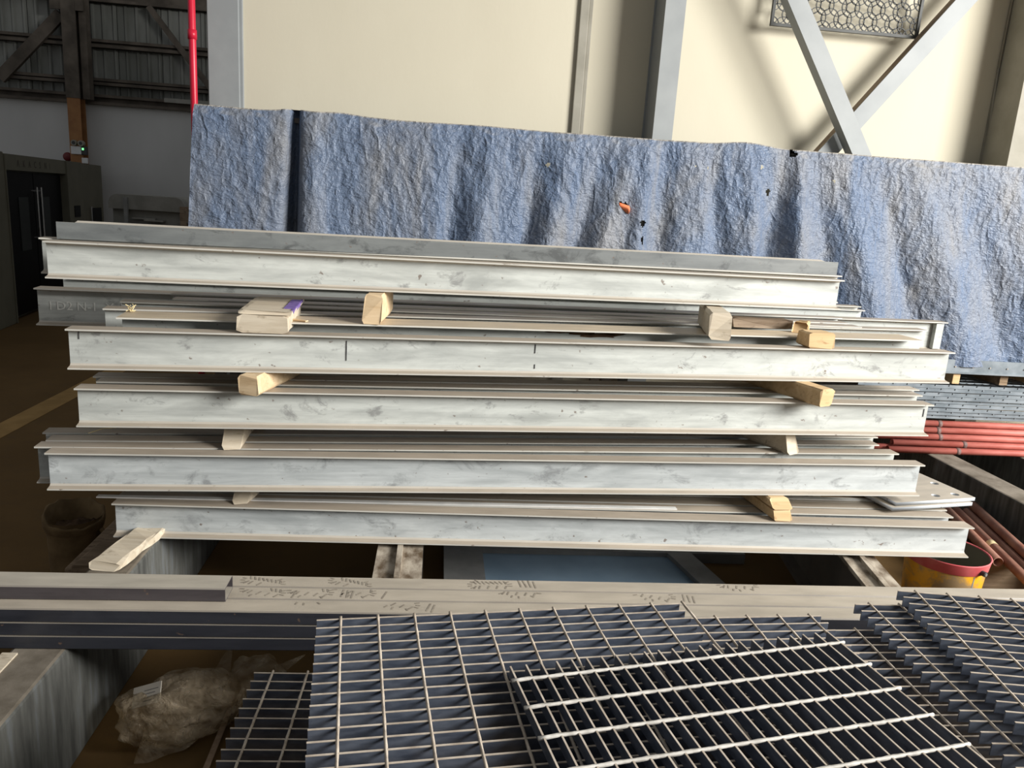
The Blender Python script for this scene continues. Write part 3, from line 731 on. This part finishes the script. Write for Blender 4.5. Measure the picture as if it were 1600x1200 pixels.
# bearers under the heap
for k, (x0, x1, y0, y1, z0, z1, lb) in enumerate(((-.30, -.18, 1.15, 1.80, 0, .545, 'dark timber under the low grating, left one'), (.28, .40, 1.15, 1.85, 0, .545, 'dark timber under the low grating, right one'),
        (-.12, .0, 1.2, 1.8, .583, .81, 'dark packing timber between low and blue grey gratings'), (.50, .62, 1.2, 1.85, 0, .772, 'dark timber packing under the hidden grating'),
        (1.24, 1.32, 1.2, 1.9, 0, .73, 'dark timber packing under the low grating between the heaps'), (1.95, 2.07, 1.3, 1.9, 0, .73, 'dark timber packing under the right hand gratings'))):
    tag(MB().box((x0, y0, z0), (x1, y1, z1)).build('packing_timber', 'wood_dark', bevel=.006), lb, 'timber')
# loose strip left of the low grating
a, b = onZ(354, 1122, .02), onZ(322, 1200, .02)
o = stick('steel_strip', a+(a-b)*.6, b+(b-a)*1.2, .006, .022, 'rod_brown', 'loose rusty steel strip on the floor beside the low grating', 'strip')
o.rotation_euler = ((b-a).to_track_quat('X', 'Z')).to_euler()

# ------------------------------------------------------------------ plastic bag
def bag():
    c = onZ(298, 1085, .14)
    t = thing('plastic_bag', 'crumpled clear plastic bag with a paper slip on the brown floor', 'bag', (c.x, c.y, 0))
    def lump(ctr, rx, ry, rz, seed, an):
        bm = bmesh.new(); bmesh.ops.create_icosphere(bm, subdivisions=5, radius=1)
        for v in bm.verts:
            d = v.co.normalized(); f = 1+.20*noise.fractal(d*1.7+Vector((seed, 0, 0)), 1., 2., 3)+.10*abs(noise.noise(d*4+Vector((0, seed, 0))))+.02*abs(noise.noise(d*15+Vector((0, 0, seed))))
            p_ = Vector((d.x*rx*f, d.y*ry*f, d.z*rz*f)); p_.rotate(Matrix.Rotation(an, 3, 'Z'))
            v.co = p_+Vector(ctr); v.co.z = max(v.co.z, .004+.004*noise.noise(d*5))
        return bm
    bm = lump((-.03, -.02, .10), .22, .12, .115, 3.1, R_(22))
    me = bpy.data.meshes.new('bag_body'); bm.to_mesh(me); bm.free(); me.materials.append(MATS['clear_plastic']); link('bag_body', me, t, True)
    bm = lump((.22, .10, .10), .13, .10, .11, 8.4, R_(-25))
    me = bpy.data.meshes.new('bag_body'); bm.to_mesh(me); bm.free(); me.materials.append(MATS['clear_plastic']); link('bag_neck', me, t, True)
    # flap lying toward the camera and two twisted corners
    def flap(pts, name):
        b = MB(); n = 10; vs = []; fs = []; A, B, C_, D = [Vector(q) for q in pts]
        for i in range(n+1):
            for j in range(n+1):
                u, v_ = i/n, j/n; p_ = (A*(1-u)+B*u)*(1-v_)+(D*(1-u)+C_*u)*v_
                p_ += Vector((0, 0, .018*noise.noise(p_*14))); vs.append(p_)
        for i in range(n):
            for j in range(n): k = i*(n+1)+j; fs.append((k, k+1, k+n+2, k+n+1))
        b.add(vs, fs).build(name, 'clear_plastic', t, True)
    flap([(-.13, -.08, .07), (.12, -.06, .05), (-.03, -.17, .012), (-.13, -.20, .012)], 'bag_flap')
    flap([(.05, .06, .17), (.12, .08, .17), (.12, .12, .27), (.11, .12, .27)], 'bag_corner')
    flap([(.27, .13, .18), (.30, .11, .15), (.38, .16, .19), (.38, .17, .19)], 'bag_corner')
    s_ = MB().box((-.055, -.004, -.036), (.055, .0, .036)).build('paper_slip', 'paper', t, loc=onZ(230, 1086, .182)-Vector((c.x, c.y, 0))); s_.rotation_euler = (R_(-48), R_(-22), R_(-8))
    for k in range(4):
        MB().box((-.01, -.0048, .014-k*.012), (.046-.012*(k % 2), -.004, .016-k*.012)).build('printed_line', 'ink', s_)
bag()

# ------------------------------------------------------------------ bin, bucket
t = thing('waste_bin', 'dusty brown round bin with a rumpled liner beside the grey bearer', 'bin', (-1.755, 3.74, 0))
MB().lathe([(.115, 0), (.118, .02), (.126, .30), (.129, .31)], 36).build('drum', 'bin_cloth', t, True)
b = MB(); n = 40; vs = []; fs = []
for i in range(n):
    a_ = 2*PI*i/n; wob = .010*noise.noise(Vector((math.cos(a_)*2, math.sin(a_)*2, 1))); dz = .035*math.cos(a_-2.2)+.015*noise.noise(Vector((math.cos(a_)*3, math.sin(a_)*3, 5)))
    for r_, z in ((.131, .25), (.138+wob, .28), (.138+wob, .318+dz), (.125, .322+dz), (.112, .27), (.105, .22)): vs.append((r_*math.cos(a_), r_*math.sin(a_), z))
k6 = 6
for i in range(n):
    j = (i+1) % n
    for q in range(k6-1): fs.append((i*k6+q, j*k6+q, j*k6+q+1, i*k6+q+1))
b.add(vs, fs).build('liner', 'bin_cloth', t, True)
bm = bmesh.new(); bmesh.ops.create_uvsphere(bm, u_segments=28, v_segments=14, radius=1)
for v in bm.verts:
    d = v.co.copy(); v.co = Vector((d.x*.112, d.y*.112, .235+d.z*.03+.03*noise.noise(d*4)))
me = bpy.data.meshes.new('rubbish'); bm.to_mesh(me); bm.free(); me.materials.append(MATS['rubbish']); link('rubbish', me, t, True)
MB().tube((.134, -.02, .25), (.15, -.03, .23), .012, 8).tube((.15, -.03, .23), (.148, -.03, .14), .010, 8).build('handle_lug', 'bin_cloth', t)

bz = .40
t = thing('paint_bucket', 'dirty yellow bucket with a red rim band under the beam ends', 'bucket', (2.612, 3.375, 0))
MB().lathe([(0, .0), (.160, 0), (.186, bz-.05)], 48).build('body', 'bucket_paint', t, True)
MB().lathe([(0, .012), (.155, .012), (.190, bz-.004)], 48).build('lining', 'machine_olive', t, True)
MB().lathe([(.187, bz-.056), (.191, bz-.052), (.197, bz-.004), (.199, bz), (.194, bz+.002), (.190, bz-.004)], 48).build('rim_band', 'rim_pink', t, True)
an = R_(-72); dx, dy = math.cos(an), math.sin(an)
MB().tube((.188*dx, .188*dy, bz-.035), (.215*dx, .215*dy, bz-.035), .013, 12).build('handle_lug', 'plastic_dark', t)
MB().tube((.213*dx, .213*dy, bz-.035), (.218*dx, .218*dy, bz-.035), .008, 10).build('lug_cap', 'chrome', t)
sa = R_(-82)
MB().hexa([(.163*math.cos(sa), .163*math.sin(sa), .02), (.163*math.cos(sa)+.006, .163*math.sin(sa), .02), (.163*math.cos(sa)+.006, .163*math.sin(sa)+.004, .02), (.163*math.cos(sa), .163*math.sin(sa)+.004, .02),
           (.186*math.cos(sa), .186*math.sin(sa), bz-.06), (.186*math.cos(sa)+.006, .186*math.sin(sa), bz-.06), (.186*math.cos(sa)+.006, .186*math.sin(sa)+.004, bz-.06), (.186*math.cos(sa), .186*math.sin(sa)+.004, bz-.06)]).build('seam', 'frame_grey', t)

# ------------------------------------------------------------------ red tubes and stacked gratings at the right
RY = 4.88
def redtube(z, y, x0, x1, label, rz=0, r=.024):
    t = thing('scaffold_tube', label, 'tube', (x0, y, z), rz, 'red scaffold tubes')
    MB().tube((0, 0, 0), (x1-x0, 0, 0), r, 14, wall=.004).build('barrel', 'tube_red', t, True)
    for x in (.42+.1*abs(math.sin(z*90)), 1.0+.2*abs(math.cos(z*70))):
        MB().tube((x, 0, 0), (x+.03, 0, 0), r+.0006, 14, wall=.003).build('bare_band', 'band_bare', t, True)
for k, (z, y, x0, lb) in enumerate(((.465, 4.858, 3.16, 'lowest red scaffold tube on the dusty bearers'), (.465, 4.908, 2.98, 'red scaffold tube behind the lowest one, poking out left'),
        (.507, 4.883, 3.20, 'second red scaffold tube from below'), (.549, 4.909, 3.05, 'third red scaffold tube from below'), (.591, 4.935, 3.1, 'fourth red scaffold tube from below'), (.633, 4.961, 3.1, 'topmost red scaffold tube below the stacked gratings'))):
    redtube(z, y, x0, 5.6, lb)
for k in range(9):
    z = .672+k*.0275
    t = thing('stacked_grating', ('galvanised grating in the tarpaulined pile, number %s from its bottom' % ('one', 'two', 'three', 'four', 'five', 'six', 'seven', 'eight')[k]) if k < 8 else 'topmost galvanised grating of the pile with its open mesh showing', 'grating', (2.95+.03*math.sin(k*2.1), 4.95+.012*math.cos(k*1.7), z), 0, 'galvanised gratings under the tarpaulin')
    MB().box((0, 0, 0), (2.7, .004, .0255)).build('banding_bar', 'band_galv', t)
    MB().box((0, .70, 0), (2.7, .704, .0255)).build('banding_bar', 'band_galv', t)
    nb = MB()
    for i in range(26): nb.tube((.05+i*.104, .0, .0225), (.05+i*.104, -.006, .0225), .005, 6)
    nb.build('rod_ends', 'band_galv', t)['kind'] = 'stuff'
    if k == 8:
        bm_ = MB().box((-.0015, .004, 0), (.0015, .70, .0255)).mesh('mesh_bar', 'band_galv')
        for i in range(44): link('mesh_bar', bm_, t, loc=(.03+i*.06, 0, 0))
        rm_ = MB().tube((0, 0, 0), (2.7, 0, 0), .004, 6).mesh('cross_rod', 'band_galv')
        for i in range(6): link('cross_rod', rm_, t, loc=(0, .1+i*.1, .0235))
# packers and channel carrying the tarpaulined rack
for k, x in enumerate((3.62, 4.3, 2.9)):
    tag(MB().box((x, 4.97, .925), (x+.055, 5.5, 1.003)).build('wood_packer', 'wood_tan' if k < 2 else 'wood_dark', bevel=.004), ('orange wood packer on the open mesh grating', 'orange wood packer farther right on the open mesh grating', 'dark wood packer behind the beam ends')[k], 'wood block')
ck = thing('rack_channel', 'pale galvanised channel under the hem of the blue tarpaulin', 'channel', (2.6, 4.955, 1.003))
MB().box((0, 0, 0), (3.0, .012, .098)).build('web', 'band_galv', ck)
MB().box((0, .012, 0), (3.0, .10, .006)).build('bottom_flange', 'band_galv', ck)
MB().box((0, -.006, .0), (3.0, 0, .012)).build('lip', 'band_galv', ck)
b = MB()
for i in range(22): b.tube((.1+i*.13, -.002, .05), (.1+i*.13, -.006, .05), .006, 8)
b.build('rivets', 'chrome', ck)['kind'] = 'stuff'
tag(MB().box((4.0, 5.0, .925), (4.06, 5.6, 1.0)).build('wood_packer', 'wood_dark'), 'dark wood packer between the orange packers', 'wood block')

# loose rusty pipes at the right, beside the bearer
pa, pb_ = onZ(1519, 822, .25), onZ(1600, 902, .25); pd = (pb_-pa).normalized(); pn = Vector((-pd.y, pd.x, 0))
for k, (off, z, an_, ex, lb) in enumerate(((.060, .25, .004, .35, 'rusty red pipe next to the yellow taped one, bearer side'), (.119, .25, .0, .35, 'rusty red pipe second from the bearer'),
        (0, .25, 0, .35, 'rusty red pipe with a yellow tape mark'), (-.062, .25, -.01, -.16, 'rusty red pipe with a dark open end beside the bucket'),
        (.09, .297, .012, .35, 'rusty red pipe resting on top of the others'))):
    d = pd.copy(); d.rotate(Matrix.Rotation(an_, 3, 'Z'))
    a2 = pa+pn*off-d*.25; a2.z = z; b2 = pb_+pn*off+d*ex; b2.z = z
    t = thing('loose_pipe', lb, 'pipe', a2, 0, 'loose rusty pipes on the floor')
    MB().tube((0, 0, 0), b2-a2, .027, 14, wall=.004).build('barrel', 'pipe_rust', t, True)
    if k == 2: MB().tube((b2-a2)*.40, (b2-a2)*.44, .028, 14, wall=.003).build('tape_mark', 'shaving', t, True)
for k, (y, z1) in enumerate(((3.62, .222), (4.15, .222))):
    tag(MB().box((2.92, y, 0), (3.44, y+.09, z1)).build('pipe_bearer', 'wood_dark', bevel=.008), ('dark timber carrying the near ends of the loose pipes', 'dark timber carrying the far ends of the loose pipes')[k], 'timber')

# ------------------------------------------------------------------ rack and tarpaulin
TY = 5.05; TZ = 2.418
t = thing('storage_rack', 'steel rack hidden under the blue tarpaulin', 'rack', (-1.45, 5.12, 0))
for x in (0, 2.6, 5.4):
    for y in (0, .36): MB().box((x, y, 0 if x < 4 else 1.1), (x+.06, y+.06, TZ-.06)).build('post', 'girder_dark', t)
MB().box((0, 0, TZ-.06), (6.2, .42, TZ-.03)).build('top_shelf', 'girder_dark', t)
MB().box((0, .0, 1.2), (6.2, .42, 1.24)).build('shelf', 'girder_dark', t)
X0, X1 = -1.515, 5.0
def tarp():
    NX, NV, NT_ = 680, 150, 12
    def ridge(x, w_): return math.exp(-(x/w_)**2)
    folds = [ # x at top, lean per metre of drop, half width, depth (+ in), grows
        (-.92, -.03, .026, .17, .2), (-.80, -.02, .06, -.05, .6), (.10, -.06, .05, .045, .9), (.30, -.08, .07, -.05, .9), (.62, -.12, .045, .05, .9), (.80, -.16, .06, -.055, 1.0), (1.02, -.20, .045, .05, 1.0), (1.20, -.22, .06, -.05, .9),
        (1.42, .02, .06, .06, .9), (1.30, -.05, .05, -.05, .8), (1.72, .16, .05, .05, .9), (1.95, .20, .06, -.05, .9), (2.22, -.06, .07, .10, 1.0), (2.30, .10, .05, -.06, .9), (2.42, .25, .06, .055, 1.1),
        (2.62, .32, .07, -.05, 1.1), (2.85, .40, .06, .045, 1.1), (3.1, .45, .08, -.045, 1.1), (3.45, .42, .07, .04, 1.1), (3.8, .4, .09, -.04, 1.0), (4.3, .3, .08, .04, 1.0)]
    def pt(u, s_):   # s_ >=0 : drop from the top edge in metres; s_<0: on top of the rack
        x = X0+(X1-X0)*u
        if s_ < 0:
            z = TZ + .005*noise.noise(Vector((x*2.2, s_*3, 0)))+.008*noise.noise(Vector((x*7, s_*8, 4)))
            z += .016*ridge(x+.93, .10)+.014*ridge(x+.66, .14)+.025*ridge(x-1.95, .18)
            return Vector((x, TY-s_, z))
        hem = 1.05+.035*max(0, min(1, (x-3.6)/.6))+.02*noise.noise(Vector((x*3, 0, 9)))
        L = TZ-hem; s_ = s_*L; v_ = s_/L
        xx = x-.075*v_*max(0, 1-u*12)
        y = TY-.02*min(1, s_/.06)-.05*v_
        for (fx, ln_, w_, dp, g) in folds:
            y += dp*ridge(x-(fx+ln_*s_), w_*(1+.9*v_))*min(1, (s_/L)*1.6+.12)**g
        y += .014*noise.noise(Vector((x*1.7, 3, s_*1.1)))*min(1, s_*4)
        y += .008*noise.noise(Vector((x*6-s_*2.5, 7, s_*3)))*min(1, s_*6)+.005*noise.noise(Vector((x*17-s_*4, 1, s_*9)))+.004*noise.noise(Vector((x*34, 1, s_*22)))
        edge = .015*(1-min(1, s_/.05))**2
        z = TZ-s_+.0*edge+.005*noise.noise(Vector((x*2.2, 0, 0)))*(1-v_)
        if s_ == 0: z = TZ+.005*noise.noise(Vector((x*2.2, 0, 0)))
        z += (.016*ridge(x+.93, .10)+.014*ridge(x+.66, .14)+.025*ridge(x-1.95, .18))*max(0, 1-s_/.05)
        if u == 0: y += .0
        return Vector((xx, y, z))
    vs = []; fs = []; NR = NV+1+NT_
    for i in range(NX+1):
        for j in range(NR):
            if j < NT_: vs.append(pt(i/NX, -.48*(NT_-j)/NT_))
            else: vs.append(pt(i/NX, (j-NT_)/NV))
    holes = [(onY(972, 321, TY), .035, .026), (onY(1001, 349, TY), .018, .022), (onY(1199, 300, TY), .014, .03), (onY(856, 257, TY), .012, .012), (onY(1238, 240, TY), .022, .022), (onY(1188, 262, TY), .009, .009), (onY(1000, 375, TY), .008, .03), (onY(1300, 283, TY), .008, .010), (onY(1085, 260, TY), .008, .008), (onY(1105, 262, TY), .008, .007)]
    for i in range(NX):
        for j in range(NR-1):
            a_ = i*NR+j; b_ = (i+1)*NR+j
            c = (vs[a_]+vs[b_+1])/2
            if any(((c.x-h.x)/rx)**2+((c.z-h.z)/rz_)**2 < 1+.9*noise.noise(Vector((c.x*45, c.z*45, 2))) for h, rx, rz_ in holes) and j >= NT_: continue
            fs.append((a_, a_+1, b_+1, b_))
    # left end hanging down round the corner of the rack
    base = len(vs); NS = 14
    for k in range(NS+1):
        for j in range(NV+1):
            p0 = vs[NT_+j]; v_ = j/NV; f = k/NS
            vs.append(Vector((p0.x-.03*math.sin(f*9)*v_-.02*f, p0.y+.44*f, p0.z if j else p0.z)))
    for k in range(NS):
        for j in range(NV): a_ = base+k*(NV+1)+j; b_ = a_+NV+1; fs.append((a_, b_, b_+1, a_+1))
    o = MB().add(vs, fs).build('tarpaulin', 'tarp_blue', smooth=True)
    global TV
    TV = vs
    tag(o, 'blue dusty tarpaulin draped over the rack behind the beams', 'tarpaulin')
tarp()
# orange cloth poking through the big hole
oc = onY(972, 322, TY); yv = min(TV, key=lambda v: (v.x-oc.x)**2+(v.z-oc.z)**2).y
b = MB(); n = 8; vs = []; fs = []
for i in range(n+1):
    for j in range(n+1):
        u, v = i/n, j/n
        p_ = Vector((-.034+.07*u, -.028*math.sin(PI*v)+.05*(1-u)*v+.006*noise.noise(Vector((u*3, v*3, 1))), .022-.05*v-.018*u))
        vs.append(p_)
for q in list(vs): vs.append(q+Vector((0, .05, 0)))
K = (n+1)*(n+1)
for i in range(n):
    for j in range(n):
        k = i*(n+1)+j; fs.append((k, k+1, k+n+2, k+n+1)); fs.append((K+k, K+k+n+1, K+k+n+2, K+k+1))
for i in range(n):
    for a_, b_ in ((i*(n+1), (i+1)*(n+1)), (i*(n+1)+n, (i+1)*(n+1)+n), (i, i+1), (n*(n+1)+i, n*(n+1)+i+1)): fs.append((a_, b_, K+b_, K+a_))
tag(b.add(vs, fs).build('orange_cloth', 'orange_cloth', loc=(oc.x, yv-.004, oc.z), smooth=True), 'orange cloth poking through the largest hole in the tarpaulin', 'cloth')
